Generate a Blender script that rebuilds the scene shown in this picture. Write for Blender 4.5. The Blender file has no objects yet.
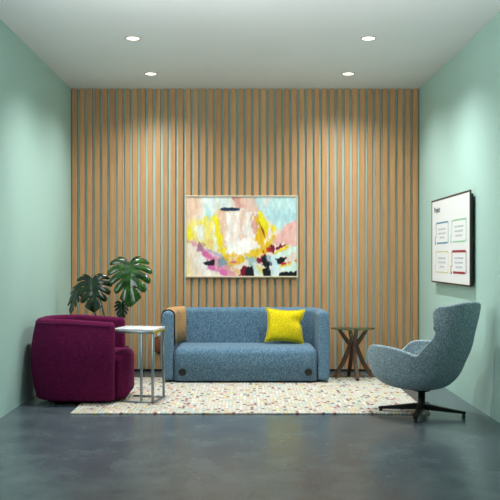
import bpy, bmesh, math, random
import numpy as np
from mathutils import Vector, Matrix
random.seed(7)
PI = math.pi
scene = bpy.context.scene
C = scene.collection

# ------------------------------------------------------------------ helpers
def lin(r, g, b):
    f = lambda c: (c/255/12.92) if c/255 <= .04045 else ((c/255+.055)/1.055)**2.4
    return (f(r), f(g), f(b), 1.0)

def obj(name, bm, mat=None, parent=None, smooth=True, loc=None):
    me = bpy.data.meshes.new(name)
    bm.normal_update()
    bm.to_mesh(me); bm.free()
    if smooth:
        me.polygons.foreach_set('use_smooth', [True]*len(me.polygons))
    o = bpy.data.objects.new(name, me)
    C.objects.link(o)
    for m in (mat if isinstance(mat, (list, tuple)) else [mat]):
        if m: me.materials.append(m)
    if parent: o.parent = parent
    if loc: o.location = loc
    return o

def tag(o, label=None, cat=None, group=None, kind=None):
    if label: o['label'] = label
    if cat: o['category'] = cat
    if group: o['group'] = group
    if kind: o['kind'] = kind
    return o

def thing(name, label, cat, loc=(0, 0, 0), rotz=0, group=None):
    o = bpy.data.objects.new(name, None); C.objects.link(o)
    o.empty_display_size = .1
    o.location = loc; o.rotation_euler = (0, 0, rotz)
    return tag(o, label, cat, group)

def copy_tree(o, parent=None):
    c = o.copy(); C.objects.link(c)
    if parent: c.parent = parent
    for ch in [x for x in bpy.data.objects if x.parent == o]:
        copy_tree(ch, c)
    return c

def sharp_by_angle(o, deg=35):
    me = o.data
    bm = bmesh.new(); bm.from_mesh(me)
    for e in bm.edges:
        if len(e.link_faces) == 2 and e.calc_face_angle(0) > math.radians(deg):
            e.smooth = False
    bm.to_mesh(me); bm.free()
    return o

def box_into(bm, c, s, bev=0, seg=2, mat=None):
    r = bmesh.ops.create_cube(bm, size=1)
    vs = r['verts']
    bmesh.ops.scale(bm, vec=s, verts=vs)
    if bev:
        es = list({e for v in vs for e in v.link_edges})
        q = bmesh.ops.bevel(bm, geom=es, offset=bev, segments=seg, profile=.5, affect='EDGES')
        vs = list({v for f in q['faces'] for v in f.verts} | {v for v in vs if v.is_valid})
        # gather island
        seen = set(vs); st = list(vs)
        while st:
            v = st.pop()
            for e in v.link_edges:
                w = e.other_vert(v)
                if w not in seen: seen.add(w); st.append(w)
        vs = list(seen)
    if mat is not None: bmesh.ops.transform(bm, matrix=mat, verts=vs)
    bmesh.ops.translate(bm, vec=c, verts=vs)
    return vs

def box_bm(c, s, bev=0, seg=2):
    bm = bmesh.new(); box_into(bm, c, s, bev, seg); return bm

def lathe_bm(prof, seg=32, cap=True):
    bm = bmesh.new()
    rings = []
    for r, z in prof:
        rings.append([bm.verts.new((r*math.cos(2*PI*i/seg), r*math.sin(2*PI*i/seg), z)) for i in range(seg)])
    for a, b in zip(rings, rings[1:]):
        for i in range(seg):
            j = (i+1) % seg
            bm.faces.new((a[i], a[j], b[j], b[i]))
    if cap:
        bm.faces.new(list(reversed(rings[0]))); bm.faces.new(rings[-1])
    return bm

def tube_into(bm, pts, rad, seg=10):
    pts = [Vector(p) for p in pts]
    rads = rad if isinstance(rad, (list, tuple)) else [rad]*len(pts)
    rings = []
    up = Vector((0.3, 1, 0.1)).normalized()
    for i, p in enumerate(pts):
        d = (pts[min(i+1, len(pts)-1)] - pts[max(i-1, 0)]).normalized()
        a = d.cross(up).normalized(); b = d.cross(a).normalized()
        rings.append([bm.verts.new(p + rads[i]*(math.cos(2*PI*k/seg)*a + math.sin(2*PI*k/seg)*b)) for k in range(seg)])
    for a, b in zip(rings, rings[1:]):
        for k in range(seg):
            j = (k+1) % seg
            bm.faces.new((a[k], a[j], b[j], b[k]))
    bm.faces.new(rings[0]); bm.faces.new(list(reversed(rings[-1])))
    bmesh.ops.recalc_face_normals(bm, faces=bm.faces)

def catmull(P, n):
    P = [np.array(p, float) for p in P]
    out = []
    for i in range(len(P)-1):
        p0 = P[i-1] if i > 0 else 2*P[0]-P[1]
        p1, p2 = P[i], P[i+1]
        p3 = P[i+2] if i+2 < len(P) else 2*P[-1]-P[-2]
        for k in range(n):
            t = k/n
            out.append(.5*((2*p1)+(-p0+p2)*t+(2*p0-5*p1+4*p2-p3)*t*t+(-p0+3*p1-3*p2+p3)*t**3))
    out.append(P[-1])
    return out

def beam_into(bm, pts, w, h, side):
    """rectangular bar along pts; side = unit vector for the w direction; h along the in-plane normal; w/h may be lists"""
    pts = [Vector(p) for p in pts]; side = Vector(side)
    W = w if isinstance(w, (list, tuple)) else [w]*len(pts)
    H = h if isinstance(h, (list, tuple)) else [h]*len(pts)
    rings = []
    for i, p in enumerate(pts):
        d = (pts[min(i+1, len(pts)-1)] - pts[max(i-1, 0)]).normalized()
        n = side.cross(d).normalized()
        s = side*W[i]/2; m = n*H[i]/2
        rings.append([bm.verts.new(p+a) for a in (s+m, -s+m, -s-m, s-m)])
    for a, b in zip(rings, rings[1:]):
        for k in range(4):
            j = (k+1) % 4
            bm.faces.new((a[k], a[j], b[j], b[k]))
    bm.faces.new(rings[0]); bm.faces.new(list(reversed(rings[-1])))
    bmesh.ops.recalc_face_normals(bm, faces=bm.faces)

# ------------------------------------------------------------------ materials
class NT:
    def __init__(s, name):
        s.m = bpy.data.materials.new(name); s.m.use_nodes = True
        s.t = s.m.node_tree; s.n = s.t.nodes; s.l = s.t.links
        s.b = s.n['Principled BSDF']
    def node(s, typ, **kw):
        x = s.n.new(typ)
        for k, v in kw.items():
            if k in x.inputs.keys() if isinstance(k, str) else False: pass
            setattr(x, k, v)
        return x
    def link(s, a, b): s.l.new(a, b)
    def coords(s, scale=(1, 1, 1), rot=(0, 0, 0)):
        tc = s.node('ShaderNodeTexCoord'); mp = s.node('ShaderNodeMapping')
        mp.inputs['Scale'].default_value = scale; mp.inputs['Rotation'].default_value = rot
        s.link(tc.outputs['Object'], mp.inputs['Vector']); return mp.outputs['Vector']
    def noise(s, vec, scale, detail=3, rough=.5):
        x = s.node('ShaderNodeTexNoise'); x.inputs['Scale'].default_value = scale
        x.inputs['Detail'].default_value = detail; x.inputs['Roughness'].default_value = rough
        s.link(vec, x.inputs['Vector']); return x.outputs['Fac']
    def ramp(s, fac, stops, interp='LINEAR'):
        x = s.node('ShaderNodeValToRGB'); r = x.color_ramp; r.interpolation = interp
        while len(r.elements) < len(stops): r.elements.new(.5)
        for e, (p, c) in zip(r.elements, stops):
            e.position = p; e.color = c
        s.link(fac, x.inputs['Fac']); return x.outputs['Color']
    def mix(s, fac, a, b, typ='MIX'):
        x = s.node('ShaderNodeMix'); x.data_type = 'RGBA'; x.blend_type = typ
        for i, v in ((0, fac), (6, a), (7, b)):
            if hasattr(v, 'is_output') or isinstance(v, bpy.types.NodeSocket): s.link(v, x.inputs[i])
            else: x.inputs[i].default_value = v
        return x.outputs[2]
    def bump(s, h, strength=.2, dist=.002):
        x = s.node('ShaderNodeBump'); x.inputs['Strength'].default_value = strength; x.inputs['Distance'].default_value = dist
        s.link(h, x.inputs['Height']); s.link(x.outputs['Normal'], s.b.inputs['Normal'])
    def col(s, c):
        if isinstance(c, bpy.types.NodeSocket): s.link(c, s.b.inputs['Base Color'])
        else: s.b.inputs['Base Color'].default_value = c
    def set(s, **kw):
        for k, v in kw.items(): s.b.inputs[k.replace('_', ' ')].default_value = v
        return s

def plain(name, c, rough=.5, metal=0, **kw):
    t = NT(name); v = t.coords()
    n = t.noise(v, 18, 2)
    dk = tuple(x*.9 for x in c[:3])+(1,)
    t.col(t.ramp(n, [(.3, dk), (.7, c)]))
    t.set(Roughness=rough, Metallic=metal, **kw)
    return t.m

def paint(name, c):
    t = NT(name); v = t.coords()
    n = t.noise(v, 1.3, 3)
    a = tuple(x*.96 for x in c[:3])+(1,)
    t.col(t.ramp(n, [(.3, a), (.7, c)]))
    t.set(Roughness=.62, Specular_IOR_Level=.25)
    t.bump(t.noise(v, 160, 2), .08, .001)
    return t.m

def fabric(name, dark, mid, light, scale=230, sheen=.15, bump=.5, stretch=(1, 1, 1), lo=.36, hi=.64, sheen_tint=None):
    t = NT(name); v = t.coords(stretch)
    n = t.noise(v, scale, 3, .7)
    w = t.coords((1, 1, 1))
    big = t.noise(w, scale*.22, 2, .6)
    c1 = t.ramp(n, [(lo, dark), (.5, mid), (hi, light)])
    c2 = t.ramp(big, [(.35, dark), (.65, light)])
    t.col(t.mix(.10, c1, c2))
    t.set(Roughness=.95, Specular_IOR_Level=.12, Sheen_Weight=sheen, Sheen_Roughness=.45)
    if sheen_tint: t.b.inputs['Sheen Tint'].default_value = sheen_tint
    t.bump(n, bump, .003)
    return t.m

M = {}
M['mint'] = paint('mint_paint', lin(175, 210, 201))
M['ceiling'] = paint('ceiling_paint', lin(226, 230, 231))

# oak slats: tone per slat from an attribute, grain stretched along the height
t = NT('oak_slat')
v = t.coords((1, 1, .05))
g1 = t.noise(v, 60, 5, .65)
v2 = t.coords((1, 1, .25)); g2 = t.noise(v2, 5, 3)
at = t.node('ShaderNodeAttribute'); at.attribute_name = 'tone'
c1 = t.ramp(g1, [(.25, lin(172, 124, 80)), (.5, lin(196, 149, 102)), (.75, lin(212, 168, 121))])
c2 = t.mix(.35, c1, t.ramp(g2, [(.3, lin(184, 133, 86)), (.7, lin(208, 162, 114))]))
c3 = t.mix(.45, c2, at.outputs['Color'], 'MULTIPLY')
t.col(c3); t.set(Roughness=.5, Specular_IOR_Level=.35); t.bump(g1, .15, .001)
M['oak'] = t.m

# polished concrete
t = NT('polished_concrete'); v = t.coords()
n1 = t.noise(v, 2.6, 6, .58); n2 = t.noise(t.coords((1, .8, 1)), 4, 4, .55); n3 = t.noise(v, 40, 4, .6)
ca = t.ramp(n1, [(.25, lin(60, 72, 82)), (.5, lin(80, 92, 99)), (.75, lin(98, 110, 115))])
cb = t.ramp(n2, [(.25, lin(56, 62, 76)), (.50, lin(82, 94, 101)), (.78, lin(110, 123, 126))])
cc = t.mix(.5, ca, cb)
t.col(t.mix(.12, cc, t.ramp(n3, [(.3, lin(48, 54, 62)), (.7, lin(104, 114, 118))])))
rr = t.node('ShaderNodeMapRange'); rr.inputs['To Min'].default_value = .2; rr.inputs['To Max'].default_value = .27
t.link(n2, rr.inputs['Value']); t.link(rr.outputs['Result'], t.b.inputs['Roughness'])
t.set(Specular_IOR_Level=.42)
M['concrete'] = t.m

M['blue'] = fabric('blue_melange', lin(58, 86, 110), lin(86, 118, 143), lin(128, 158, 175), 110)
M['teal'] = fabric('grey_teal_melange', lin(94, 113, 123), lin(137, 157, 166), lin(184, 200, 205), 110, .1)
M['magenta'] = fabric('magenta_weave', lin(60, 9, 38), lin(86, 16, 56), lin(112, 28, 76), 170, .1, .4, (1, 1, .5), sheen_tint=lin(210, 60, 160))
M['magenta_piping'] = fabric('magenta_piping', lin(60, 10, 42), lin(84, 14, 58), lin(110, 24, 78), 170, .1)
M['yellow'] = fabric('yellow_wool', lin(188, 166, 8), lin(214, 194, 18), lin(232, 214, 40), 90, .15, .5)
M['tan'] = fabric('tan_leather', lin(170, 132, 88), lin(184, 146, 100), lin(196, 158, 112), 60, .05, .15)
M['tan_edge'] = plain('dark_leather_edge', lin(58, 44, 34), .6)
M['black'] = plain('black_plastic', lin(9, 9, 11), .5)
M['blackmetal'] = plain('black_metal', lin(22, 23, 25), .38, .3)
M['walnut'] = None
t = NT('walnut'); v = t.coords((1, 1, .2)); g = t.noise(v, 70, 5, .65)
t.col(t.ramp(g, [(.3, lin(58, 36, 25)), (.5, lin(84, 54, 38)), (.72, lin(108, 72, 52))])); t.set(Roughness=.42); t.bump(g, .12, .001)
M['walnut'] = t.m
M['chrome'] = plain('brushed_steel', lin(150, 160, 165), .38, .85)
M['whitetop'] = None
t = NT('pale_marble'); v = t.coords(); g = t.noise(v, 9, 6, .65)
t.col(t.ramp(g, [(.35, lin(196, 198, 204)), (.55, lin(232, 233, 236))])); t.set(Roughness=.25)
M['whitetop'] = t.m
M['brass'] = plain('yellow_brass_edge', lin(190, 168, 30), .35, .5)
M['white'] = plain('white_plastic', lin(225, 226, 222), .45)
M['framewood'] = plain('pale_maple_frame', lin(214, 200, 172), .5)
M['tvframe'] = plain('bronze_bezel', lin(78, 72, 64), .4, .5)
M['shadowbox'] = plain('reddish_wood', lin(134, 74, 42), .5)
M['soil'] = plain('potting_soil', lin(48, 38, 30), .95)
M['pot'] = plain('charcoal_pot', lin(52, 54, 56), .7)
M['stem'] = plain('green_stem', lin(52, 86, 36), .5)

t = NT('glass_top'); t.col(lin(150, 200, 172)); t.set(Roughness=.02, Transmission_Weight=1.0, IOR=1.45)
n = t.noise(t.coords(), 30, 1); t.bump(n, .01, .0005)
M['glass'] = t.m

def leafmat(name, a, b, cc):
    t = NT(name); v = t.coords(); n = t.noise(v, 14, 4); n2 = t.noise(v, 45, 3)
    c = t.ramp(n, [(.3, a), (.55, b), (.8, cc)])
    t.col(c); t.set(Roughness=.2, Specular_IOR_Level=.7)
    t.b.inputs['Subsurface Weight'].default_value = 0.0
    t.bump(n2, .2, .004)
    return t.m
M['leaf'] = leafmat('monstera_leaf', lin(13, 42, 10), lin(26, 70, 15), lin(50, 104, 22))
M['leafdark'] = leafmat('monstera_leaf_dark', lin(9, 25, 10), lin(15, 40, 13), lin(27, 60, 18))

t = NT('display_screen'); t.col(lin(214, 220, 220)); t.set(Roughness=.35)
g = t.noise(t.coords(), 3, 2)
ec = t.ramp(g, [(.3, lin(226, 232, 234)), (.7, lin(234, 238, 240))])
t.link(ec, t.b.inputs['Emission Color']); t.set(Emission_Strength=.17)
M['screen'] = t.m
t = NT('lamp_glow'); t.col((1, 1, 1, 1))
rgb = t.ramp(t.noise(t.coords(), 5, 1), [(.2, (1, .93, .82, 1)), (.8, (1, .95, .86, 1))])
t.link(rgb, t.b.inputs['Emission Color']); t.set(Emission_Strength=3.5)
M['glow'] = t.m
M['trimring'] = plain('lamp_trim', lin(205, 196, 180), .5)
for k, c in dict(ink=(34, 48, 78), txt=(176, 186, 194), nblue=(66, 138, 166), ngreen=(130, 192, 146), nyel=(204, 200, 150), nred=(146, 32, 52)).items():
    tt = NT('screen_'+k); tt.col(lin(*c)); tt.set(Roughness=.5)
    e = tt.ramp(tt.noise(tt.coords(), 4, 1), [(.3, lin(*c)), (.7, lin(*c))])
    tt.link(e, tt.b.inputs['Emission Color']); tt.set(Emission_Strength=.06)
    M[k] = tt.m

# rug: bobbles of wool, every cell its own yarn colour
t = NT('wool_bobble_rug')
tc = t.node('ShaderNodeTexCoord'); sp = t.node('ShaderNodeSeparateXYZ'); t.link(tc.outputs['Object'], sp.inputs[0])
def math_(op, a, b=None, c=None):
    x = t.node('ShaderNodeMath'); x.operation = op
    for i, q in enumerate((a, b, c)):
        if q is None: continue
        if isinstance(q, bpy.types.NodeSocket): t.link(q, x.inputs[i])
        else: x.inputs[i].default_value = q
    return x.outputs[0]
cx = math_('MULTIPLY', sp.outputs['X'], 1/.031)
fx = math_('FLOOR', cx)
wx = t.node('ShaderNodeTexWhiteNoise'); wx.noise_dimensions = '1D'; t.link(fx, wx.inputs['W'])
cy = math_('ADD', math_('MULTIPLY', sp.outputs['Y'], 1/.068), wx.outputs['Value'])
fy = math_('FLOOR', cy)
cb = t.node('ShaderNodeCombineXYZ'); t.link(fx, cb.inputs[0]); t.link(fy, cb.inputs[1])
wn = t.node('ShaderNodeTexWhiteNoise'); wn.noise_dimensions = '2D'; t.link(cb.outputs[0], wn.inputs['Vector'])
stops = [(0, lin(207, 204, 195)), (.40, lin(196, 193, 182)), (.58, lin(206, 164, 148)), (.66, lin(150, 92, 88)), (.72, lin(112, 62, 66)), (.76, lin(216, 200, 128)),
         (.81, lin(158, 190, 196)), (.87, lin(176, 190, 162)), (.91, lin(196, 170, 130)), (.96, lin(92, 92, 100)), (.98, lin(240, 232, 214))]
rc = t.ramp(wn.outputs['Value'], stops, 'CONSTANT')
ux = math_('SUBTRACT', math_('FRACT', cx), .5); uy = math_('SUBTRACT', math_('FRACT', cy), .5)
d2 = math_('ADD', math_('MULTIPLY', ux, ux), math_('MULTIPLY', uy, uy))
h = math_('SUBTRACT', 1, math_('MULTIPLY', d2, 2.4))
gap = t.ramp(d2, [(.10, (0, 0, 0, 1)), (.27, (1, 1, 1, 1))])
t.col(t.mix(gap, rc, lin(194, 191, 180)))
t.set(Roughness=.95, Specular_IOR_Level=.1, Sheen_Weight=.1)
t.bump(h, .8, .012)
M['rug'] = t.m

# ------------------------------------------------------------------ room
XL, XR, YB, ZC = -1.963, 2.015, 9.393, 3.229
YF = 3.2
o = obj('floor', box_bm(((XL+XR)/2, (YB-3)/2+.1, -.05), (XR-XL+.3, YB+3.2, .1)), M['concrete'], smooth=False); tag(o, kind='structure')
YCE = YF
o = obj('ceiling', box_bm(((XL+XR)/2, (YB+YCE)/2+.1, ZC+.05), (XR-XL+.3, YB-YCE+.2, .1)), M['ceiling'], smooth=False); tag(o, kind='structure')
o = obj('wall_left', box_bm((XL-.05, (YB+YF)/2+.05, ZC/2), (.1, YB-YF+.1, ZC)), M['mint'], smooth=False); tag(o, kind='structure')
o = obj('wall_right', box_bm((XR+.05, (YB+YF)/2+.05, ZC/2), (.1, YB-YF+.1, ZC)), M['mint'], smooth=False); tag(o, kind='structure')
YW = YB+.043
wall_back = obj('wall_back', box_bm(((XL+XR)/2, YW+.05, ZC/2), (XR-XL, .1, ZC)), M['mint'], smooth=False); tag(wall_back, kind='structure')
bm = bmesh.new(); tl = bm.loops.layers.color.new('tone')
NS = 46; pitch = (XR-XL)/NS
for i in range(NS):
    x = XL+pitch*(i+.5)-.004
    n0 = len(bm.faces)
    box_into(bm, (x, YB+.021, (ZC+.022)/2), (pitch*.66, .042, ZC-.024), .0025, 1)
    bm.faces.ensure_lookup_table()
    k = random.uniform(.8, 1.0); w = random.uniform(-.03, .03)
    for f in bm.faces[n0:]:
        for lp in f.loops: lp[tl] = (k+w*.4, k, k-w, 1)
o = obj('slat_cladding', bm, M['oak'], wall_back, smooth=False)
o['label'] = 'vertical oak slats over the back wall'
o = obj('baseboard_back', box_bm(((XL+XR)/2, YB+.02, .011), (XR-XL, .02, .022)), M['black'], smooth=False); tag(o, kind='structure')

# ------------------------------------------------------------------ downlights
LX = (-.967, 1.103); LY = (7.233, 8.628)
def downlight_parts(root):
    ring = lathe_bm([(.054, ZC-.0005), (.070, ZC-.0005), (.070, ZC-.006), (.066, ZC-.008), (.056, ZC-.006), (.054, ZC-.0005)], 40, False)
    for v_ in ring.verts: v_.co.z -= ZC
    obj('trim_ring', ring, M['trimring'], root)
    lens = lathe_bm([(.0005, -.0045), (.055, -.0045), (.055, -.001), (.0005, -.001)], 40, False)
    bmesh.ops.recalc_face_normals(lens, faces=lens.faces)
    obj('lens', lens, M['glow'], root, smooth=False)
dl_labels = {(0, 0): 'lit round ceiling downlight on the dark left side, second row from slat wall',
             }
names = [((0, 0), 'recessed round downlight above the magenta armchair side, farther from the slat wall'),
         ((0, 1), 'recessed round downlight above the magenta armchair side, next to the slat wall'),
         ((1, 0), 'recessed round downlight on the display side, farther from the slat wall'),
         ((1, 1), 'recessed round downlight on the display side, next to the slat wall')]
first = None
for (ix, iy), lab in names:
    if first is None:
        first = thing('ceiling_downlight', lab, 'ceiling light', (LX[ix], LY[iy], ZC), 0, 'recessed ceiling downlights')
        downlight_parts(first)
    else:
        c = copy_tree(first); c.location = (LX[ix], LY[iy], ZC); c['label'] = lab

def spot(x, y, power, angle=130, blend=1.0, r=.07, col=(1, .985, .96), tilt=0):
    L = bpy.data.lights.new('downlight_beam', 'SPOT'); L.energy = power; L.spot_size = math.radians(angle); L.spot_blend = blend
    L.shadow_soft_size = r; L.color = col
    o = bpy.data.objects.new('downlight_beam', L); C.objects.link(o); o.location = (x, y, ZC-.02); o.rotation_euler = (math.radians(tilt), 0, 0)
    return o
for x in LX:
    spot(x, LY[1], 145, 146, tilt=0); spot(x, LY[0], 212 if x < 0 else 245, 140, tilt=6)

# ------------------------------------------------------------------ swept upholstery shells
def arc_path(xf, xb, hw, r, ns=8, na=10):
    """U path open towards +x: list of (pos, outward normal)"""
    P = []
    for i in range(ns): P.append(((xf+(xb+r-xf)*i/ns, -hw), (0, -1)))
    for i in range(na+1):
        a = -PI/2-PI/2*i/na
        P.append(((xb+r+r*math.cos(a), -hw+r+r*math.sin(a)), (math.cos(a), math.sin(a))))
    for i in range(1, ns):
        P.append(((xb, -hw+r+(2*hw-2*r)*i/ns), (-1, 0)))
    for i in range(na+1):
        a = PI-PI/2*i/na
        P.append(((xb+r+r*math.cos(a), hw-r+r*math.sin(a)), (math.cos(a), math.sin(a))))
    for i in range(1, ns+1): P.append(((xb+r+(xf-xb-r)*i/ns, hw), (0, 1)))
    return P

def sweep_bm(P, section, rcap, capseg=5, half=None, zmid=None, zhalf=None, zfun=None, taper=True):
    bm = bmesh.new()
    st = []
    t0 = Vector((-P[0][1][1], P[0][1][0])); t0 = Vector((P[0][0][0]-P[1][0][0], P[0][0][1]-P[1][0][1])).normalized()
    t1 = Vector((P[-1][0][0]-P[-2][0][0], P[-1][0][1]-P[-2][0][1])).normalized()
    caps = []
    for k in range(capseg, 0, -1):
        a = PI/2*k/capseg
        caps.append((rcap*math.sin(a), rcap*(1-math.cos(a))))
    if rcap:
        for f, sh in caps:
            st.append((Vector(P[0][0])+t0*f, Vector(P[0][1]), sh))
    for p, n in P: st.append((Vector(p), Vector(n), 0))
    if rcap:
        for f, sh in reversed(caps):
            st.append((Vector(P[-1][0])+t1*f, Vector(P[-1][1]), sh))
    rings = []
    for p, n, sh in st:
        fn = (half-sh)/half if half else 1; fz = (zhalf-sh)/zhalf if zhalf else 1
        ring = []
        for a, z in section(p) if callable(section) else section:
            zz = zmid+(z-zmid)*fz if zhalf else z
            q = p+n*(a*fn)
            if zfun: zz = zfun(q, zz)
            ring.append(bm.verts.new((q.x, q.y, zz)))
        rings.append(ring)
    m = len(rings[0])
    for a, b in zip(rings, rings[1:]):
        for k in range(m):
            j = (k+1) % m
            bm.faces.new((a[k], a[j], b[j], b[k]))
    bm.faces.new(rings[0]); bm.faces.new(list(reversed(rings[-1])))
    bmesh.ops.recalc_face_normals(bm, faces=bm.faces)
    return bm

def rsec(tk, z0, z1, r, bulge=0, nz=10, seg=6, rbot=None):
    """closed rounded section: outer side at +tk/2 (bulging), inner at -tk/2"""
    rbot = r*.5 if rbot is None else rbot
    pts = []
    h = tk/2
    def B(z): u = (z-z0)/(z1-z0); return bulge*math.sin(PI*min(1, max(0, u)))
    for i in range(nz+1):
        z = z0+rbot+(z1-r-z0-rbot)*i/nz; pts.append((h, z))
    for i in range(1, seg+1):
        a = PI/2*i/seg; pts.append((h-r+r*math.cos(a), z1-r+r*math.sin(a)))
    for i in range(0, seg+1):
        a = PI/2+PI/2*i/seg; pts.append((-h+r+r*math.cos(a), z1-r+r*math.sin(a)))
    for i in range(1, nz+1):
        z = z1-r-(z1-r-z0-rbot)*i/nz; pts.append((-h, z))
    for i in range(1, seg+1):
        a = PI+PI/2*i/seg; pts.append((-h+rbot+rbot*math.cos(a), z0+rbot+rbot*math.sin(a)))
    for i in range(0, seg):
        a = 1.5*PI+PI/2*i/seg; pts.append((h-rbot+rbot*math.cos(a), z0+rbot+rbot*math.sin(a)))
    return [(a+(B(z) if a > 0 else 0), z) for a, z in pts]

# ------------------------------------------------------------------ rug
RX0, RX1, RY0, RY1, RZ = -1.43, 1.55, 6.81, 8.83, .014
bm = bmesh.new()
nx = 120; loop = []
# bobbly outline edges
def edge_wob(i): return .004*math.sin(i*2.1)+.003*math.sin(i*5.3)
top = box_into(bm, ((RX0+RX1)/2, (RY0+RY1)/2, RZ/2+.0002), (RX1-RX0, RY1-RY0, RZ), .004, 2)
rug = obj('rug', bm, M['rug'], smooth=False)
tag(rug, 'cream wool rug with rows of multicoloured flecks on concrete floor', 'rug')

# ------------------------------------------------------------------ sofa (local x forward = towards camera)
SX, SY = .029, 8.80
sofa = thing('sofa', 'blue fabric two-seat sofa with wraparound back against the slat wall', 'sofa', (SX, SY, 0), -PI/2)
TK = .115
sofaP = arc_path(.31, -.325, .861-TK/2, .25, 10, 14)
ssec = rsec(TK, .035, .75, .056, .010, 10, 7, .02)
bm = sweep_bm(sofaP, ssec, .035, 5, TK/2, .39, .355)
obj('back_and_arms', bm, M['blue'], sofa)
bm = bmesh.new()
box_into(bm, (.06, 0, .163), (.60, 1.485, .420), .075, 7)
r_ = bmesh.ops.bisect_plane(bm, geom=bm.verts[:]+bm.edges[:]+bm.faces[:], plane_co=(0, 0, .034), plane_no=(0, 0, -1), clear_outer=True)
bmesh.ops.edgeloop_fill(bm, edges=[e for e in bm.edges if e.is_boundary])
obj('seat', bm, M['blue'], sofa)
bm = box_bm((.3605, -.02, .20), (.003, .003, .24), .001, 1)
obj('seam', bm, M['tan_edge'] if False else M['blue'], sofa)
bm = box_bm((.0, 0, .029), (.56, 1.5, .022), .004, 1)
obj('plinth', bm, M['black'], sofa)
for s in (-1, 1):
    b = lathe_bm([(.0005, .003), (.026, .003), (.029, .0065), (.034, .0065), (.038, .003), (.038, -.004), (.0005, -.004)], 32, False)
    bmesh.ops.recalc_face_normals(b, faces=b.faces)
    bmesh.ops.rotate(b, cent=(0, 0, 0), matrix=Matrix.Rotation(PI/2, 3, 'Y'), verts=b.verts)
    g = obj('socket_grommet', b, M['black'], sofa, loc=(.361, s*.645-.005, .122))
    g['label'] = 'round black power grommet'
for x in (-.22, .24):
    for y in (-.66, .66):
        f = lathe_bm([(.022, .0145 if x > 0 else 0), (.022, .02)], 20); obj('foot', f, M['black'], sofa, loc=(x, y, 0))

# tan drape over the arm on the armchair side: follows the sofa shell
h = TK/2+.007
dsec = []
inner = [(-h, .385), (-h, .55), (-h, .69)]
for i in range(1, 8):
    a = PI-PI/2*i/7; inner.append((-h+.057+.057*math.cos(a), .70+.057*math.sin(a)))
for i in range(1, 8):
    a = PI/2-PI/2*i/7; inner.append((h-.057+.057*math.cos(a), .70+.057*math.sin(a)))
inner += [(h, .62)]
th = .006
def offs(pts, d):
    out = []
    for i, p in enumerate(pts):
        a = Vector(pts[max(i-1, 0)]); b = Vector(pts[min(i+1, len(pts)-1)]); tt = (b-a).normalized()
        out.append((p[0]-tt.y*d, p[1]+tt.x*d))
    return out
dsec = inner+list(reversed(offs(inner, th)))
dp = [q for q in sofaP]
# arm on the photo's left is local -y; path starts there
sub = dp[1:20]
drape = thing('arm_drape', 'tan leather drape folded over the sofa arm beside the white-topped table', 'throw', (SX, SY, 0), -PI/2)
bm = sweep_bm(sub, dsec, 0)
obj('leather', bm, M['tan'], drape, smooth=True)
sub2 = [(Vector(sub[0][0])+Vector((.004, 0)), sub[0][1]), (Vector(sub[0][0])+Vector((-.002, 0)), sub[0][1])]
d2 = offs(inner, .0005)+list(reversed(offs(inner, th+.002)))
bm = sweep_bm(sub2, d2, 0)
o = obj('edge_binding', bm, M['tan_edge'], drape); o['label'] = 'dark edge binding'

# ------------------------------------------------------------------ pillow
def pillow_bm(w, hh, tk, n=22):
    bm = bmesh.new(); G = {}
    for sgn in (1, -1):
        for i in range(n+1):
            for j in range(n+1):
                u = 2*i/n-1; v_ = 2*j/n-1
                if sgn < 0 and (i in (0, n) or j in (0, n)): G[(sgn, i, j)] = G[(1, i, j)]; continue
                pin = 1-.13*(1-v_*v_)*abs(u)**3; pin2 = 1-.13*(1-u*u)*abs(v_)**3
                x = w/2*u*pin; y = hh/2*v_*pin2
                e = max(0, (1-u*u)*(1-v_*v_))
                z = sgn*tk/2*e**.42
                # soft folds
                z += .006*math.sin(4*u+3*v_)*e
                x -= .028*math.exp(-((v_-.22)*5)**2)*max(0, u)**3
                dx, dy = u-.72, v_-.28
                z -= sgn*.035*math.exp(-(dx*dx*8+dy*dy*14))*(1 if sgn > 0 else .4)*e**.2
                G[(sgn, i, j)] = bm.verts.new((x, y, z))
    for sgn in (1, -1):
        for i in range(n):
            for j in range(n):
                q = [G[(sgn, i, j)], G[(sgn, i+1, j)], G[(sgn, i+1, j+1)], G[(sgn, i, j+1)]]
                if sgn < 0: q.reverse()
                bm.faces.new(q)
    return bm
pil = thing('throw_pillow', 'square yellow throw pillow leaning in the corner of the blue sofa', 'pillow', (.452, 8.80, .388), 0)
bm = pillow_bm(.41, .365, .16)
mt = Matrix.Translation((0, .07, .178)) @ Matrix.Rotation(math.radians(3), 4, 'Y') @ Matrix.Rotation(math.radians(90-13), 4, 'X')
bm.transform(mt)
obj('cover', bm, M['yellow'], pil)
bm = bmesh.new()
loopP = []
n = 22
for k in range(4*n):
    s_, q = divmod(k, n); f = 2*q/n-1
    u, v_ = [(f, -1), (1, f), (-f, 1), (-1, -f)][s_]
    pin = 1-.13*(1-v_*v_)*abs(u)**3; pin2 = 1-.13*(1-u*u)*abs(v_)**3
    loopP.append(mt @ Vector((.21*u*pin-.028*math.exp(-((v_-.22)*5)**2)*max(0, u)**3, .1875*v_*pin2, 0)))
loopP.append(loopP[0]); tube_into(bm, loopP, .0045, 6)
obj('piping', bm, M['yellow'], pil)

# ------------------------------------------------------------------ magenta armchair
AX, AY = -1.448, 7.56
arm = thing('armchair', 'magenta barrel armchair facing the white-topped table, back to the mint wall', 'armchair', (AX, AY, 0), 0)
AT = .10
aP = arc_path(.285, -.372, .355-AT/2+.004, .24, 10, 14)
asec = rsec(AT, .038, .755,   .035, .052, 14, 6, .02)
zf = lambda q, z: z-(.028*max(0, (q.x+.1)/.4) if z > .3 else 0)*(z/.75)
bm = sweep_bm(aP, asec, .032, 5, AT/2, .40, .36, zf)
obj('shell', bm, M['magenta'], arm)
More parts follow.
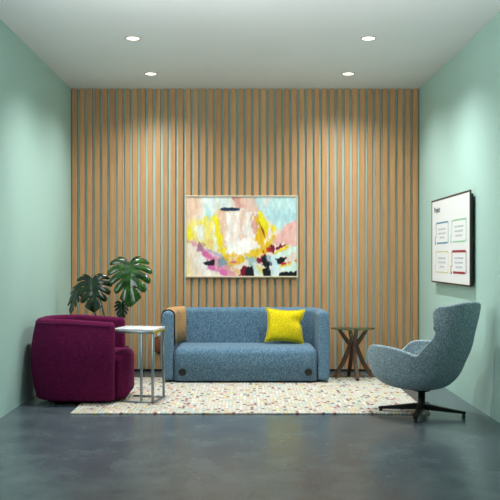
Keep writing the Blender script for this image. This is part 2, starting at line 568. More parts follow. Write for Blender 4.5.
# piping seam just under the top edge, outer side
bm = bmesh.new()
tube_into(bm, [(p[0]+n_[0]*(AT/2+.009), p[1]+n_[1]*(AT/2+.009), zf(Vector(p), .722)) for p, n_ in aP], .0045, 6)
obj('piping', bm, M['magenta_piping'], arm)
bm = bmesh.new()
box_into(bm, (.075, 0, .240), (.78, .545, .415), .075, 7)
for v_ in bm.verts:
    if v_.co.x > .2:
        v_.co.x -= .07*(v_.co.y/.27)**2*1.0*(v_.co.x-.2)/.24
    v_.co.z += .012*(1-(v_.co.y/.27)**2) if v_.co.z > .3 else 0
obj('seat', bm, M['magenta'], arm)
bm = bmesh.new(); box_into(bm, (-.03, 0, .032), (.52, .50, .030), .01, 2)
obj('plinth', bm, M['black'], arm)
for x in (-.22, .18):
    for y in (-.2, .2):
        z0 = .0145 if AX+x > RX0 else 0
        obj('foot', lathe_bm([(.02, z0), (.02, .03)], 16), M['black'], arm, loc=(x, y, 0))

# ------------------------------------------------------------------ white-topped C table
tab = thing('laptop_table', 'slim white-topped side table with steel frame pulled up to the magenta armchair', 'side table', (0, 0, 0), 0)
x1, y0, y1, zt = -.787, 7.24, 7.57, .668
x0 = -1.165
tab.location = (x1, y0, 0); tab.rotation_euler = (0, 0, math.radians(-12.8))
def L(bm): bm.transform(Matrix.Translation((-x1, -y0, 0))); return bm
obj('table_top', L(box_bm(((x0+x1)/2, (y0+y1)/2, zt-.0095), (x1-x0, y1-y0, .019), .002, 2)), M['whitetop'], tab)
bm = bmesh.new()
T = .02
for yy in (y0+T/2, y1-T/2): box_into(bm, ((x0+x1)/2, yy, zt-.019-T/2), (x1-x0-.004, T, T), .0015, 1)
box_into(bm, (x0+T/2+.002, (y0+y1)/2, zt-.019-T/2), (T, y1-y0-2*T, T), .0015, 1)
obj('top_rail', L(bm), M['chrome'], tab)
o = obj('edge_rail', L(box_bm((x1-T/2+.002, (y0+y1)/2, zt-.019-T/2), (T, y1-y0-.002, T+.002), .0015, 1)), M['brass'], tab); o['label'] = 'yellow metal edge rail'
zb = .0152
for (xx, yy) in ((x1-T/2-.002, y0+T/2), (x1-T/2-.002, y1-T/2), (x1-.117, y0+T/2), (x1-.117, y1-T/2)):
    obj('leg', L(box_bm((xx, yy, (zb+zt-.039)/2), (T, T, zt-.039-zb), .0015, 1)), M['chrome'], tab)
bm = bmesh.new()
for yy in (y0+T/2, y1-T/2): box_into(bm, (x1-.155, yy, zb+.007), (.30, T, .013), .0015, 1)
box_into(bm, (x1-T/2, (y0+y1)/2, zb+.007), (T, y1-y0-2*T, .013), .0015, 1)
obj('base_frame', L(bm), M['chrome'], tab)

# ------------------------------------------------------------------ glass table
GX, GY = 1.176, 8.795
gt = thing('glass_side_table', 'round glass-topped side table on angled walnut legs between sofa and swivel chair', 'side table', (GX, GY, 0), math.radians(2))
b = lathe_bm([(.0005, .540), (.232, .540), (.235, .543), (.235, .549), (.232, .552), (.0005, .552)], 56, False)
bmesh.ops.remove_doubles(b, verts=b.verts, dist=.002) if False else None
bmesh.ops.recalc_face_normals(b, faces=b.faces)
obj('glass_top', sharp_by_angle(obj('tmp', b, None), 40).data and None or lathe_bm([(.0005, .540), (.232, .540), (.235, .543), (.235, .549), (.232, .552), (.0005, .552)], 56, False), M['glass'], gt)
bpy.data.objects.remove(bpy.data.objects['tmp'])
for k in range(4):
    a = k*PI/2-PI/2+math.radians(4)
    ca, sa = math.cos(a), math.sin(a)
    zf0 = .0146 if GY+.2*math.sin(a+math.radians(4)) < RY1+.01 else .0
    pts = [(.200, zf0+.0105), (.11, .175), (.036, .345), (.036, .372), (.09, .445), (.155, .5395)]
    bm = bmesh.new()
    beam_into(bm, [(r*ca, r*sa, z) for r, z in pts], .036, [.034, .042, .046, .046, .042, .034], (-sa, ca, 0))
    bmesh.ops.bevel(bm, geom=bm.edges[:], offset=.002, segments=1, affect='EDGES')
    obj('leg', bm, M['walnut'], gt, smooth=False)

# ------------------------------------------------------------------ swivel lounge chair
LXc, LYc, TH = 1.475, 6.80, math.radians(131)
sw = thing('swivel_lounge_chair', 'grey-teal shell lounge chair with winged headrest on black swivel base', 'lounge chair', (LXc, LYc, 0), TH)
ENV = [(.21,-.06,.12,.08),(.225,-.14,.23,.17),(.25,-.195,.31,.235),(.30,-.25,.385,.285),(.37,-.30,.432,.315),(.45,-.335,.452,.335),(.52,-.37,.452,.345),
       (.60,-.40,.43,.345),(.66,-.42,.29,.315),(.73,-.44,.12,.285),(.81,-.462,-.05,.258),(.87,-.477,-.12,.247),(.96,-.492,-.125,.242)]
envd = np.array(catmull(ENV, 16))
def env(th, z):
    xb, xf, w_ = (np.interp(z, envd[:, 0], envd[:, k]) for k in (1, 2, 3))
    cx_, a_ = (xb+xf)/2, (xf-xb)/2
    c, s_ = math.cos(math.radians(th)), math.sin(math.radians(th))
    return (cx_-a_*math.copysign(abs(c)**.85, c), w_*abs(s_)**.72, z)
RIM = [(0,.950,0,0),(10,.949,7,8),(22,.945,14,16),(38,.938,21,24),(54,.928,27,31),(78,.926,32,38),(90,.908,36,43),(93,.866,40,47),(83,.812,44,51),(66,.762,47,55),(56,.715,49,59),(52.5,.66,51,63),
       (54,.60,None,67),(60,.53,None,72),(70,.54,None,80),(90,.578,None,93),(114,.588,None,110),(131,.566,None,125),(145,.485,None,140),(160,.42,None,155),(171,.39,None,168),(180,.38,None,180)]
prof = []
for thr, zr, thw, thb in RIM:
    if thw is None: q2 = np.array(catmull([(thb, .211), (thr, zr)], 40))
    else: q2 = np.array([(thb+(thw-thb)*k/24, .211+.389*k/24) for k in range(24)]+[(thw+(thr-thw)*(k/24)**2.5, .60+(zr-.60)*k/24) for k in range(25)])
    q = np.array([env(a, b) for a, b in q2])
    d = np.r_[0, np.cumsum(np.linalg.norm(np.diff(q, axis=0), axis=1))]
    tt = np.linspace(0, d[-1], 25)
    aa = np.interp(tt, d, q2[:, 0]); bb = np.interp(tt, d, q2[:, 1])
    prof.append(np.stack([aa, bb], 1))
prof = np.array(prof)
fine2 = np.array([catmull(list(prof[:, j]), 3) for j in range(prof.shape[1])]).transpose(1, 0, 2)
fine = np.array([[env(min(180, max(0, a)), b) for a, b in row] for row in fine2])
fine[0, :, 1] = 0; fine[-1, :, 1] = 0
full = np.concatenate([fine, (fine*np.array([1, -1, 1]))[-2:0:-1]], 0)
bm = bmesh.new(); nu, nv = full.shape[:2]
cv = bm.verts.new((.02, 0, .212))
vs = [[bm.verts.new(full[i, j]) for j in range(1, nv)] for i in range(nu)]
for i in range(nu):
    k = (i+1) % nu
    bm.faces.new((cv, vs[k][0], vs[i][0]))
    for j in range(nv-2): bm.faces.new((vs[i][j], vs[k][j], vs[k][j+1], vs[i][j+1]))
bmesh.ops.recalc_face_normals(bm, faces=bm.faces)
shell = obj('shell', bm, M['teal'], sw)
so = shell.modifiers.new('thick', 'SOLIDIFY'); so.thickness = .042; so.offset = -1; so.use_even_offset = False
sb = shell.modifiers.new('smooth', 'SUBSURF'); sb.levels = 1; sb.render_levels = 2
# seat cushion
b = lathe_bm([(.001, .33), (.20, .33), (.25, .35), (.265, .39), (.25, .43), (.19, .452), (.10, .46), (.001, .462)], 40, False)
bmesh.ops.scale(b, vec=(1.12, .98, 1), verts=b.verts); bmesh.ops.recalc_face_normals(b, faces=b.faces)
obj('seat_cushion', b, M['teal'], sw, loc=(.045, 0, 0))
b = lathe_bm([(.045, .055), (.036, .075), (.030, .085), (.030, .19), (.07, .20), (.07, .225)], 28)
obj('column', sharp_by_angle(obj('tmp', b, None)) and lathe_bm([(.045, .055), (.036, .075), (.030, .085), (.030, .19), (.07, .20), (.07, .225)], 28), M['blackmetal'], sw)
bpy.data.objects.remove(bpy.data.objects['tmp'])
for k in range(4):
    a = k*PI/2+math.radians(29)
    ca, sa = math.cos(a), math.sin(a)
    ln = .355
    wa = TH+a; tip = (LXc+ln*math.cos(wa), LYc+ln*math.sin(wa))
    onrug = RX0 < tip[0] < RX1 and tip[1] > RY0
    bm = bmesh.new()
    beam_into(bm, [(r*ca, r*sa, z) for r, z in ((.01, .072), (.06, .070), (.2, .054), (ln, .040))], [.06, .056, .046, .036], [.05, .046, .032, .018], (-sa, ca, 0))
    bmesh.ops.bevel(bm, geom=bm.edges[:], offset=.003, segments=2, affect='EDGES')
    lg = obj('leg', bm, M['blackmetal'], sw, smooth=False)
    z0 = .0148 if onrug else .0
    g = lathe_bm([(.014, z0), (.015, z0+.004), (.013, .036)], 18)
    g.transform(Matrix.Translation(((ln-.018)*ca, (ln-.018)*sa, 0)))
    obj('glide', g, M['black'], lg)

# ------------------------------------------------------------------ wall display
Y0d, Y1d, Z0d, Z1d = 7.124, 8.574, 1.044, 1.888
XF = 1.965
tv = thing('wall_display', 'white lit wall display with four outlined note boxes on the mint wall', 'display', (XR, (Y0d+Y1d)/2, (Z0d+Z1d)/2), 0)
yc, zc = (Y0d+Y1d)/2, (Z0d+Z1d)/2
def TV(bm): bm.transform(Matrix.Translation((-XR, -yc, -zc))); return bm
obj('casing', TV(box_bm(((XF+.012+XR-.016)/2, yc-.006, zc-.012), (XR-XF-.028, Y1d-Y0d-.03, Z1d-Z0d-.04), .004, 1)), M['black'], tv, smooth=False)
obj('wall_bracket', TV(box_bm((XR-.010, yc, zc), (.018, .5, .3), .002, 1)), M['blackmetal'], tv, smooth=False)
bm = bmesh.new(); w = .016
for (ya, yb_, za, zb_) in ((Y0d, Y1d, Z1d-w, Z1d), (Y0d, Y1d, Z0d, Z0d+w), (Y0d, Y0d+w*.8, Z0d+w, Z1d-w), (Y1d-w, Y1d, Z0d+w, Z1d-w)):
    box_into(bm, (XF+.006, (ya+yb_)/2, (za+zb_)/2), (.014, yb_-ya, zb_-za), .001, 1)
obj('bezel', TV(bm), M['tvframe'], tv, smooth=False)
obj('screen', TV(box_bm((XF+.007, yc, zc), (.009, Y1d-Y0d-.02, Z1d-Z0d-.02))), M['screen'], tv, smooth=False)
XS = XF+.0025-.0006
def strip(bm, ya, yb_, za, zb_): box_into(bm, (XS, (ya+yb_)/2, (za+zb_)/2), (.0014, abs(yb_-ya), abs(zb_-za)))
# u runs from far edge (small) to near edge: y = Y1d-u
def notebox(mat, ya, yb_, z0, z1, wt, tail):
    bm = bmesh.new()
    strip(bm, ya-.03, yb_+.03, z1-wt, z1); strip(bm, ya-.05, yb_+.05, z0, z0+wt)
    strip(bm, ya-.012, ya, z0+.06, z1-.02); strip(bm, yb_, yb_+.012, z0+.02, z1-.02)
    # rounded corners
    for (yy, zz, sy, sz) in ((ya, z1, -1, -1), (yb_, z1, 1, -1), (yb_, z0, 1, 1)):
        for k in range(4):
            a = PI/2*(k+.5)/4
            box_into(bm, (XS, yy+sy*(.03-.03*math.sin(a))+sy*.004, zz+sz*(.022-.022*math.cos(a))+sz*wt*.4), (.0014, .016, .010))
    # speech tail hooked outside the far lower corner
    strip(bm, ya+.005, ya+.04, z0-.006, z0+wt*.8); strip(bm, ya+.022, ya+.04, z0, z0+.075)
    nb = obj('note_box', TV(bm), mat, tv, smooth=False)
    bm = bmesh.new(); rnd = random.Random(int(ya*1000))
    ymid = (ya+yb_)/2; zz = z0+.145
    for line in range(3):
        half = rnd.uniform(.14, .17) if line < 2 else rnd.uniform(.09, .13)
        y = ymid+half
        while y > ymid-half+.01:
            wl = rnd.uniform(.02, .065); yb2 = max(y-wl, ymid-half)
            strip(bm, y, yb2, zz-.008, zz+.008); y = yb2-.012
        zz -= .042
    obj('note_text', TV(bm), M['txt'], nb, smooth=False)
    return nb
notebox(M['nblue'], 8.39, 7.885, 1.436, 1.652, .015, 0)['label'] = 'note box outlined in blue'
notebox(M['ngreen'], 7.755, 7.25, 1.440, 1.652, .013, 0)['label'] = 'note box outlined in green'
notebox(M['nyel'], 8.39, 7.885, 1.148, 1.364, .012, 0)['label'] = 'note box outlined in pale yellow'
notebox(M['nred'], 7.755, 7.25, 1.150, 1.368, .022, 0)['label'] = 'note box outlined in dark red'
cu = bpy.data.curves.new('heading', 'FONT'); cu.body = 'Project'; cu.size = .08; cu.extrude = .0006; cu.offset = .0012
to = bpy.data.objects.new('heading_tmp', cu); C.objects.link(to)
bpy.context.view_layer.update()
me = bpy.data.meshes.new_from_object(to.evaluated_get(bpy.context.evaluated_depsgraph_get()))
bpy.data.objects.remove(to)
xs = [v_.co.x for v_ in me.vertices]; wtxt = max(xs)-min(xs)
# text x -> -y (far to near), text y -> z, facing -x
mtx = Matrix(((0, 0, -1, XF+.0018-XR), (-.25/wtxt, 0, 0, 8.47-yc), (0, 1, 0, 1.755-zc), (0, 0, 0, 1)))
me.transform(mtx); me.materials.append(M['ink'])
ho = bpy.data.objects.new('heading', me); C.objects.link(ho); ho.parent = tv
ho['label'] = 'dark navy heading text'

# ------------------------------------------------------------------ painting
PX0, PX1, PZ0, PZ1 = -.657, .628, 1.074, 2.008
pw, phh = PX1-PX0, PZ1-PZ0
FD = .035
pt = thing('abstract_painting', 'framed abstract painting in yellow, pink, white and black on slat wall', 'painting', ((PX0+PX1)/2, YB-.002, (PZ0+PZ1)/2), 0)
bm = bmesh.new(); w = .016
for c, s in (((0, -FD/2, phh/2-w/2), (pw, FD, w)), ((0, -FD/2, -phh/2+w/2), (pw, FD, w)), ((-pw/2+w/2, -FD/2, 0), (w, FD, phh-2*w)), ((pw/2-w/2, -FD/2, 0), (w, FD, phh-2*w))):
    box_into(bm, c, s, .0015, 1)
obj('frame', bm, M['framewood'], pt, smooth=False)
# pigment laid on a fine grid as stroke polygons (coordinates in the study sketch: x 48..455, y 45..335)
W, H = 250, 180
rng = np.random.default_rng(5)
gx, gy = np.meshgrid(48+(np.arange(W)+.5)/W*407, 45+(np.arange(H)+.5)/H*290)
def vnoise(fx, fy, seed):
    r = np.random.default_rng(seed); A = r.random((64, 64))
    x = gx*fx; y = gy*fy; xi = np.floor(x).astype(int); yi = np.floor(y).astype(int); u = x-xi; v = y-yi
    u = u*u*(3-2*u); v = v*v*(3-2*v)
    g = lambda a, b: A[a % 64, b % 64]
    return (g(xi, yi)*(1-u)+g(xi+1, yi)*u)*(1-v)+(g(xi, yi+1)*(1-u)+g(xi+1, yi+1)*u)*v
img = np.zeros((H, W, 3)); img[:] = (226, 214, 202)
nz1, nz2 = vnoise(.03, .012, 1)-.5, vnoise(.015, .03, 2)-.5
nf = vnoise(.12, .04, 3)-.5; nh = vnoise(.25, .25, 4)-.5
cnt = [0]
def sd_poly(P):
    P = np.array(P, float); n = len(P); d = np.full(gx.shape, 1e9); ins = np.zeros(gx.shape, bool)
    for i in range(n):
        a, b = P[i], P[(i+1) % n]; e = b-a
        wx_, wy_ = gx-a[0], gy-a[1]
        t_ = np.clip((wx_*e[0]+wy_*e[1])/(e@e+1e-9), 0, 1)
        d = np.minimum(d, np.hypot(wx_-e[0]*t_, wy_-e[1]*t_))
        c1 = (a[1] > gy) != (b[1] > gy)
        xi = a[0]+(gy-a[1])/(e[1] if abs(e[1]) > 1e-9 else 1e-9)*e[0]
        ins ^= c1 & (gx < xi)
    return np.where(ins, -d, d)
def stroke(P, c, soft=3, alpha=1, jit=14, drybrush=0):
    cnt[0] += 1; s = cnt[0]
    j = (vnoise(.05, .025, 100+s)-.5)*jit*1.6+(vnoise(.16, .09, 300+s)-.5)*jit
    d = sd_poly(P)+j
    a = np.clip(.5-d/(2*soft), 0, 1)*alpha
    if drybrush: a = a*np.clip(1-drybrush*(vnoise(.2, .03, 500+s)), 0, 1)
    tone = 1+.05*(vnoise(.14, .05, 700+s)-.5)*2
    global img
    img = img*(1-a[..., None])+np.clip(np.array(c)[None, None]*tone[..., None], 0, 255)*a[..., None]
def line(a, b, w, c, **k):
    a, b = np.array(a, float), np.array(b, float); d = (b-a)/np.linalg.norm(b-a); n = np.array([-d[1], d[0]])*w/2
    stroke([a+n, b+n, b-n, a-n], c, **k)
# grounds
stroke([(40, 40), (100, 40), (95, 110), (70, 160), (40, 210)], (226, 194, 170), 12)
stroke([(95, 40), (215, 40), (205, 90), (170, 150), (110, 130)], (216, 226, 222), 10)
stroke([(105, 70), (128, 75), (155, 150), (138, 160)], (178, 214, 216), 5, .9)
stroke([(85, 125), (105, 120), (108, 155), (88, 160)], (206, 206, 220), 6, .8)
stroke([(265, 40), (465, 40), (465, 135), (385, 178), (335, 120)], (184, 214, 216), 8)
stroke([(340, 60), (460, 50), (460, 85), (360, 95)], (196, 222, 220), 10, .7)
stroke([(345, 95), (460, 105), (420, 135), (370, 140)], (168, 204, 210), 10, .7)
# yellow cloud on the armchair side
stroke([(48, 140), (160, 125), (185, 230), (140, 240), (70, 215)], (228, 214, 130), 12)
stroke([(46, 165), (64, 160), (72, 200), (50, 215)], (226, 212, 60), 7)
stroke([(100, 130), (120, 122), (125, 160), (105, 170)], (230, 218, 110), 6)
stroke([(78, 160), (105, 150), (112, 200), (85, 210)], (228, 228, 214), 7)
stroke([(120, 205), (170, 190), (180, 215), (130, 228)], (226, 190, 120), 6, .8)
stroke([(132, 120), (148, 118), (172, 230), (158, 240)], (216, 226, 214), 5)
stroke([(146, 125), (163, 118), (176, 195), (202, 240), (180, 258), (158, 205)], (228, 210, 46), 4)
stroke([(150, 105), (158, 60), (172, 70), (166, 120)], (230, 216, 150), 5, .7)
# peach and white columns
stroke([(162, 100), (190, 95), (204, 235), (182, 225)], (226, 192, 170), 4)
stroke([(188, 100), (248, 96), (246, 255), (205, 260)], (236, 230, 224), 5)
stroke([(205, 118), (222, 112), (228, 200), (214, 205)], (226, 206, 190), 6, .7)
stroke([(244, 90), (270, 100), (266, 235), (248, 240)], (228, 200, 182), 5)
stroke([(264, 60), (300, 95), (304, 240), (268, 246)], (234, 226, 218), 5)
stroke([(212, 40), (250, 40), (262, 84), (232, 86)], (208, 160, 148), 4)
stroke([(248, 60), (300, 45), (330, 100), (300, 110), (270, 100)], (222, 184, 168), 7, .8)
stroke([(290, 100), (310, 105), (302, 180), (286, 150)], (208, 156, 144), 4, .9)
stroke([(335, 40), (372, 40), (330, 90), (318, 80)], (224, 222, 218), 6, .8)
stroke([(205, 225), (285, 200), (292, 260), (215, 275)], (240, 236, 230), 5)
# navy dash
stroke([(172, 90), (190, 84), (244, 88), (242, 95), (200, 97), (176, 95)], (38, 56, 82), 1.6, 1, 2.5)
line((172, 99), (236, 103), 3, (222, 180, 110), soft=2, alpha=.6, jit=4)
# gold flame
stroke([(300, 130), (316, 100), (348, 165), (352, 208), (330, 232), (304, 205)], (222, 180, 44), 3)
stroke([(306, 92), (318, 98), (352, 160), (344, 172), (318, 135)], (224, 214, 40), 3)
line((316, 138), (346, 215), 3.4, (128, 78, 24), soft=1.4, jit=5)
stroke([(352, 185), (366, 190), (352, 220), (342, 222)], (240, 234, 224), 3)
stroke([(362, 155), (376, 150), (382, 165), (370, 178)], (228, 206, 60), 3)
# pink triangle
stroke([(465, 128), (388, 172), (352, 222), (410, 220), (465, 232)], (224, 176, 168), 4)
stroke([(455, 150), (410, 180), (400, 205), (455, 215)], (230, 194, 184), 8, .6)
# yellow ledge
stroke([(160, 235), (205, 255), (260, 262), (330, 225), (372, 180), (384, 184), (350, 238), (300, 268), (250, 296), (195, 288)], (224, 188, 54), 5)
stroke([(182, 265), (245, 258), (240, 290), (190, 292)], (226, 178, 60), 6)
stroke([(205, 262), (235, 260), (232, 275), (208, 276)], (236, 206, 170), 5, .8)
# lower pale corner
stroke([(44, 225), (100, 245), (135, 290), (160, 340), (44, 340)], (228, 212, 196), 6)
stroke([(85, 250), (118, 262), (150, 335), (95, 335)], (226, 228, 222), 8, .8)
stroke([(44, 230), (58, 228), (62, 340), (44, 340)], (228, 208, 150), 6, .8)
# lilac and magenta sweeps
stroke([(50, 205), (72, 208), (150, 262), (230, 318), (245, 340), (205, 340), (150, 300), (100, 245)], (206, 150, 160), 5)
stroke([(92, 212), (108, 222), (106, 245), (88, 238)], (150, 100, 140), 4, .8)
line((110, 250), (160, 282), 15, (204, 110, 160), soft=4, jit=10)
line((128, 300), (205, 330), 24, (206, 112, 170), soft=5, jit=14)
line((165, 270), (240, 325), 12, (220, 180, 120), soft=4, jit=8, alpha=.8)
line((120, 235), (175, 262), 9, (176, 160, 190), soft=3, jit=8, alpha=.8)
line((200, 285), (245, 283), 5, (206, 100, 150), soft=2, jit=5)
stroke([(165, 276), (200, 274), (205, 296), (170, 298)], (128, 150, 168), 4, .9)
stroke([(186, 268), (206, 265), (204, 285), (188, 284)], (120, 160, 130), 4, .7)
stroke([(108, 286), (135, 282), (150, 276), (148, 296), (120, 293)], (28, 34, 44), 2, 1, 7)
# lower aqua field
stroke([(395, 236), (462, 228), (462, 322), (395, 322), (360, 270)], (206, 226, 216), 5)
stroke([(390, 270), (455, 240), (458, 275), (405, 300)], (226, 200, 182), 5, .7)
# crimson and black
stroke([(338, 240), (352, 224), (424, 218), (395, 240), (362, 258)], (128, 26, 54), 3)
stroke([(330, 246), (344, 232), (360, 240), (340, 258)], (202, 60, 50), 3, .8)
line((366, 256), (420, 226), 9, (226, 200, 70), soft=3, jit=7)
stroke([(300, 262), (336, 258), (330, 300), (298, 294)], (130, 30, 56), 3)
stroke([(325, 262), (354, 262), (362, 292), (340, 306), (322, 296)], (24, 30, 38), 2.4, 1, 8)
stroke([(268, 270), (300, 258), (304, 285), (280, 300)], (150, 180, 178), 5, .9)
stroke([(243, 315), (262, 298), (274, 305), (270, 340), (240, 340)], (124, 24, 48), 3)
stroke([(262, 308), (296, 296), (302, 340), (262, 340)], (24, 30, 38), 2.4, 1, 8)
stroke([(292, 300), (322, 296), (334, 340), (298, 340)], (198, 214, 214), 4)
stroke([(312, 298), (336, 305), (330, 330), (312, 322)], (222, 200, 90), 4, .7)
stroke([(330, 312), (350, 298), (368, 318), (366, 340), (330, 340)], (22, 28, 36), 2.4, 1, 8)
stroke([(345, 255), (376, 262), (382, 300), (366, 325), (358, 290)], (190, 212, 216), 4, .9)
stroke([(374, 270), (414, 268), (402, 292), (384, 290)], (24, 30, 38), 2.4, 1, 8)
stroke([(366, 320), (392, 296), (405, 315), (388, 340), (366, 340)], (206, 224, 224), 4)
stroke([(388, 322), (462, 314), (462, 340), (386, 340)], (22, 26, 34), 2.2, 1, 6)
line((392, 300), (462, 282), 8, (224, 196, 70), soft=3, jit=6)
line((400, 292), (460, 276), 4, (196, 50, 52), soft=2, jit=5)
line((150, 52), (165, 90), 5, (236, 232, 228), soft=3, jit=6)
img = img*(1+.05*nh[..., None]+.06*nf[..., None]); img = np.clip(img, 0, 255)/255
img = np.clip((img-.6)*1.10+.585, .02, .97)
imgl = np.where(img <= .04045, img/12.92, ((img+.055)/1.055)**2.4)
cw, ch = pw-2*w+.002, phh-2*w+.002
verts = np.zeros((H+1, W+1, 3))
relief = np.pad(nf*.0012+nh*.0012, ((0, 1), (0, 1)), mode='edge')
ux, uz = np.meshgrid(-cw/2+cw*np.arange(W+1)/W, ch/2-ch*np.arange(H+1)/H)
verts[..., 0] = ux; verts[..., 1] = -.022+relief; verts[..., 2] = uz
V = verts.reshape(-1, 3)
idx = np.arange((H+1)*(W+1)).reshape(H+1, W+1)
F = np.stack([idx[:-1, :-1], idx[1:, :-1], idx[1:, 1:], idx[:-1, 1:]], -1).reshape(-1, 4)
me = bpy.data.meshes.new('canvas'); me.from_pydata(V.tolist(), [], F.tolist())
at_ = me.color_attributes.new('pigment', 'FLOAT_COLOR', 'CORNER')
cc = np.repeat(np.concatenate([imgl.reshape(-1, 3), np.ones((H*W, 1))], 1), 4, axis=0).astype(np.float32)
at_.data.foreach_set('color', cc.ravel())
me.polygons.foreach_set('use_smooth', [True]*len(me.polygons))
t = NT('oil_paint'); a_ = t.node('ShaderNodeAttribute'); a_.attribute_name = 'pigment'; t.col(a_.outputs['Color']); t.set(Roughness=.5, Specular_IOR_Level=.3)
t.bump(t.noise(t.coords((1, 1, .3)), 60, 4, .6), .25, .003)
me.materials.append(t.m)
co = bpy.data.objects.new('canvas', me); C.objects.link(co); co.parent = pt
obj('backing', box_bm((0, -.008, 0), (pw-.03, .014, phh-.03)), M['framewood'], pt, smooth=False)

# ------------------------------------------------------------------ wall socket and little wooden box beside the sofa
sk = thing('wall_socket', 'small white socket plate low on the slat wall beside the sofa', 'socket', (-.962, YB-.001, .445), 0)
obj('plate', box_bm((0, -.008, 0), (.036, .014, .085), .003, 2), M['white'], sk)
wb = thing('wooden_wall_box', 'small reddish wooden box on the slat wall under the white socket plate', 'box', (-.975, YB-.001, .30), 0)
obj('body', box_bm((0, -.014, 0), (.062, .026, .15), .003, 2), M['shadowbox'], wb)
obj('clip', box_bm((-.012, -.016, .083), (.03, .02, .016), .003, 2), M['black'], wb)
obj('clip', box_bm((.018, -.016, -.083), (.03, .02, .016), .003, 2), M['black'], wb)

# ------------------------------------------------------------------ monstera
PXp, PYp = -1.42, 9.06
pl = thing('monstera_plant', 'dark green monstera plant with split leaves behind the magenta armchair', 'plant', (PXp, PYp, 0), 0)
b = lathe_bm([(.001, .0), (.12, .0), (.13, .02), (.16, .30), (.165, .32), (.15, .32), (.145, .29), (.001, .285)], 36, False)
bmesh.ops.recalc_face_normals(b, faces=b.faces)
obj('pot', b, M['pot'], pl)
obj('soil', lathe_bm([(.001, .284), (.147, .292), (.001, .296)], 24, False), M['soil'], pl)
OUT = catmull([(.015, .0), (.10, -.12), (.24, -.16), (.38, -.08), (.47, .10), (.48, .30), (.42, .52), (.31, .72), (.17, .89), (.0, 1.03)], 12)
OUT = np.array(OUT); dO = np.r_[0, np.cumsum(np.linalg.norm(np.diff(OUT, axis=0), axis=1))]; dO /= dO[-1]
def outline(q): return np.array([np.interp(q, dO, OUT[:, 0]), np.interp(q, dO, OUT[:, 1])])
def leaf_bm(L, nl=7, gap=.30, droop=.25, fold=.12, seed=0, asym=1.0):
    rnd = random.Random(seed); bm = bmesh.new()
    qs = [0, .22, .38, .52, .66, .80, 1.0]
    bs = [0, .0, .05, .16, .31, .52, 1.0]
    nl = 6
    NA, NB = 9, 14
    for side in (1, -1):
        for k in range(nl):
            g0 = gap*rnd.uniform(.8, 1.2) if k < nl-1 else 0; lift = rnd.uniform(-.03, .03)
            g_lo = gap*.5 if k > 0 else 0
            tstart = rnd.uniform(.36, .5)
            grid = []
            for a in range(NA+1):
                f = a/NA; row = []
                for b_ in range(NB+1):
                    t_ = b_/NB
                    sh = max(0, (t_-tstart)/(1-tstart)); sh = sh**.55 if sh > 0 else 0
                    # round the lobe tip
                    tip = max(0, (t_-.80)/.20)**2*.42 if 0 < k < nl-1 else 0
                    lo = (g_lo*.55)*sh+tip*.5; hi = 1-(g0*.55)*sh-tip*.5
                    ff = lo+(hi-lo)*f
                    base = np.array([0, bs[k]+(bs[k+1]-bs[k])*(f if sh == 0 else ff)])
                    o_ = outline(qs[k]+(qs[k+1]-qs[k])*ff)
                    mid = base*(1-t_)+o_*t_
                    # side veins sweep forward, slight belly
                    mid = mid+np.array([0, -.05*math.sin(PI*t_)*(1 if k > 0 else .3)])
                    x = mid[0]*side*asym; y = mid[1]
                    z = fold*abs(x)*1.0-.55*fold*(abs(x)/.48)**2*.9-droop*max(0, y)**2*.6-.22*x*x+.02*math.sin(PI*f)*t_+lift*t_*t_
                    row.append(bm.verts.new((x*L, y*L, z*L)))
                grid.append(row)
            for a in range(NA):
                for b_ in range(NB):
                    q4 = (grid[a][b_], grid[a+1][b_], grid[a+1][b_+1], grid[a][b_+1])
                    try: bm.faces.new(q4 if side > 0 else tuple(reversed(q4)))
                    except ValueError: pass
    bmesh.ops.remove_doubles(bm, verts=bm.verts, dist=.0006*L/.4)
    bmesh.ops.recalc_face_normals(bm, faces=bm.faces)
    return bm
def place(px, py, Y): return Vector(((px-243)*Y/823, Y, 1.3+(257.5-py)*Y/823))
def add_leaf(attach, tipdir, normal, L, mat, seed, stem_from, **kw):
    """attach in world; tipdir/normal vectors in world"""
    yv = Vector(tipdir).normalized(); zv = Vector(normal); zv = (zv-yv*zv.dot(yv)).normalized(); xv = yv.cross(zv)
    m = Matrix((( xv.x, yv.x, zv.x, attach.x-PXp), (xv.y, yv.y, zv.y, attach.y-PYp), (xv.z, yv.z, zv.z, attach.z), (0, 0, 0, 1)))
    bm = leaf_bm(L, seed=seed, **kw); bm.transform(m)
    lf = obj('leaf', bm, mat, pl)
    so = lf.modifiers.new('thick', 'SOLIDIFY'); so.thickness = .0018
    # petiole and midrib as one tapering stalk
    A = Vector((attach.x-PXp, attach.y-PYp, attach.z)); S = Vector(stem_from)
    ctrl = [S, S.lerp(A, .45)+Vector((0, 0, .10)), S.lerp(A, .85)+Vector((0, .01, .06)), A, A+yv*.03*L/.4-zv*.004]
    bm = bmesh.new(); pts = [Vector(p) for p in catmull([tuple(c) for c in ctrl], 8)]
    tube_into(bm, pts, [.0085-.005*i/len(pts) for i in range(len(pts))], 8)
    obj('stem', bm, M['stem'], pl)
    return lf
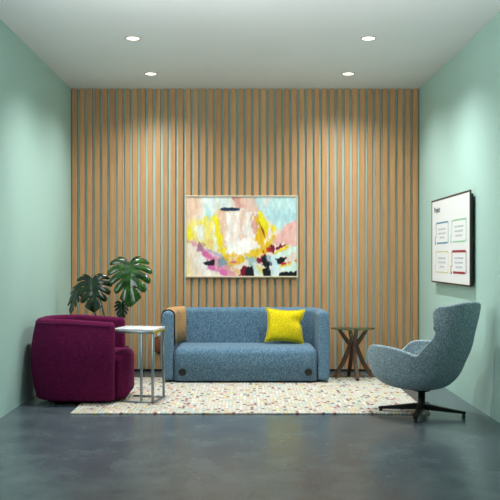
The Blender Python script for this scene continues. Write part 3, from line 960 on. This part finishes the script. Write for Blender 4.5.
add_leaf(place(129.5, 263, 8.50), (.06, -.28, -.9), (.1, -1, .40), .44, M['leaf'], 3, (.03, -.02, .28), asym=1.08)
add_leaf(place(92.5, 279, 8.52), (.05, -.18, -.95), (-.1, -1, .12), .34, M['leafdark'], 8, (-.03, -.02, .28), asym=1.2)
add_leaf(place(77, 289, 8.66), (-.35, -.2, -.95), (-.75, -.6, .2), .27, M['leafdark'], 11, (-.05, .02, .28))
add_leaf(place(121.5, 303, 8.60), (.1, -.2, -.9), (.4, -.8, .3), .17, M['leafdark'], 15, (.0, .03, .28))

# ------------------------------------------------------------------ weak daylight from the open front, added fill lights, camera
wd = bpy.data.worlds.new('daylight'); scene.world = wd; wd.use_nodes = True
bg = wd.node_tree.nodes['Background']; bg.inputs['Color'].default_value = (.80, .93, 1.0, 1); bg.inputs['Strength'].default_value = .06

def area(name, loc, aim, sx, sy, power, col, spread=180):
    L = bpy.data.lights.new(name, 'AREA'); L.shape = 'RECTANGLE'; L.size = sx; L.size_y = sy; L.energy = power; L.color = col; L.spread = math.radians(spread)
    o = bpy.data.objects.new(name, L); C.objects.link(o); o.location = loc
    o.rotation_euler = (Vector(aim)-Vector(loc)).to_track_quat('-Z', 'Y').to_euler()
area('added_left_fill', (XL+.05, 5.0, 1.75), (XR, 6.7, 1.35), 1.5, 1.5, 62, (.93, 1, 1))  # added soft fill out of frame on the left
area('added_ceiling_fill', (.3, 4.5, 2.25), (.4, 5.6, 3.23), 3.0, .5, 23, (1, .98, .95), 110)  # unseen fill added to brighten the ceiling; has no fixture
cam = bpy.data.cameras.new('camera'); co_ = bpy.data.objects.new('camera', cam); C.objects.link(co_)
co_.location = (0, 0, 1.3); co_.rotation_euler = (PI/2, 0, 0)
cam.sensor_width = 36; cam.lens = 823/500*36; cam.shift_x = .014; cam.shift_y = .015; cam.clip_start = .05
scene.camera = co_
vs_ = scene.view_settings
vs_.view_transform = 'Standard'; vs_.look = 'None'; vs_.gamma = 1; vs_.use_curve_mapping = False; vs_.exposure = 0.0
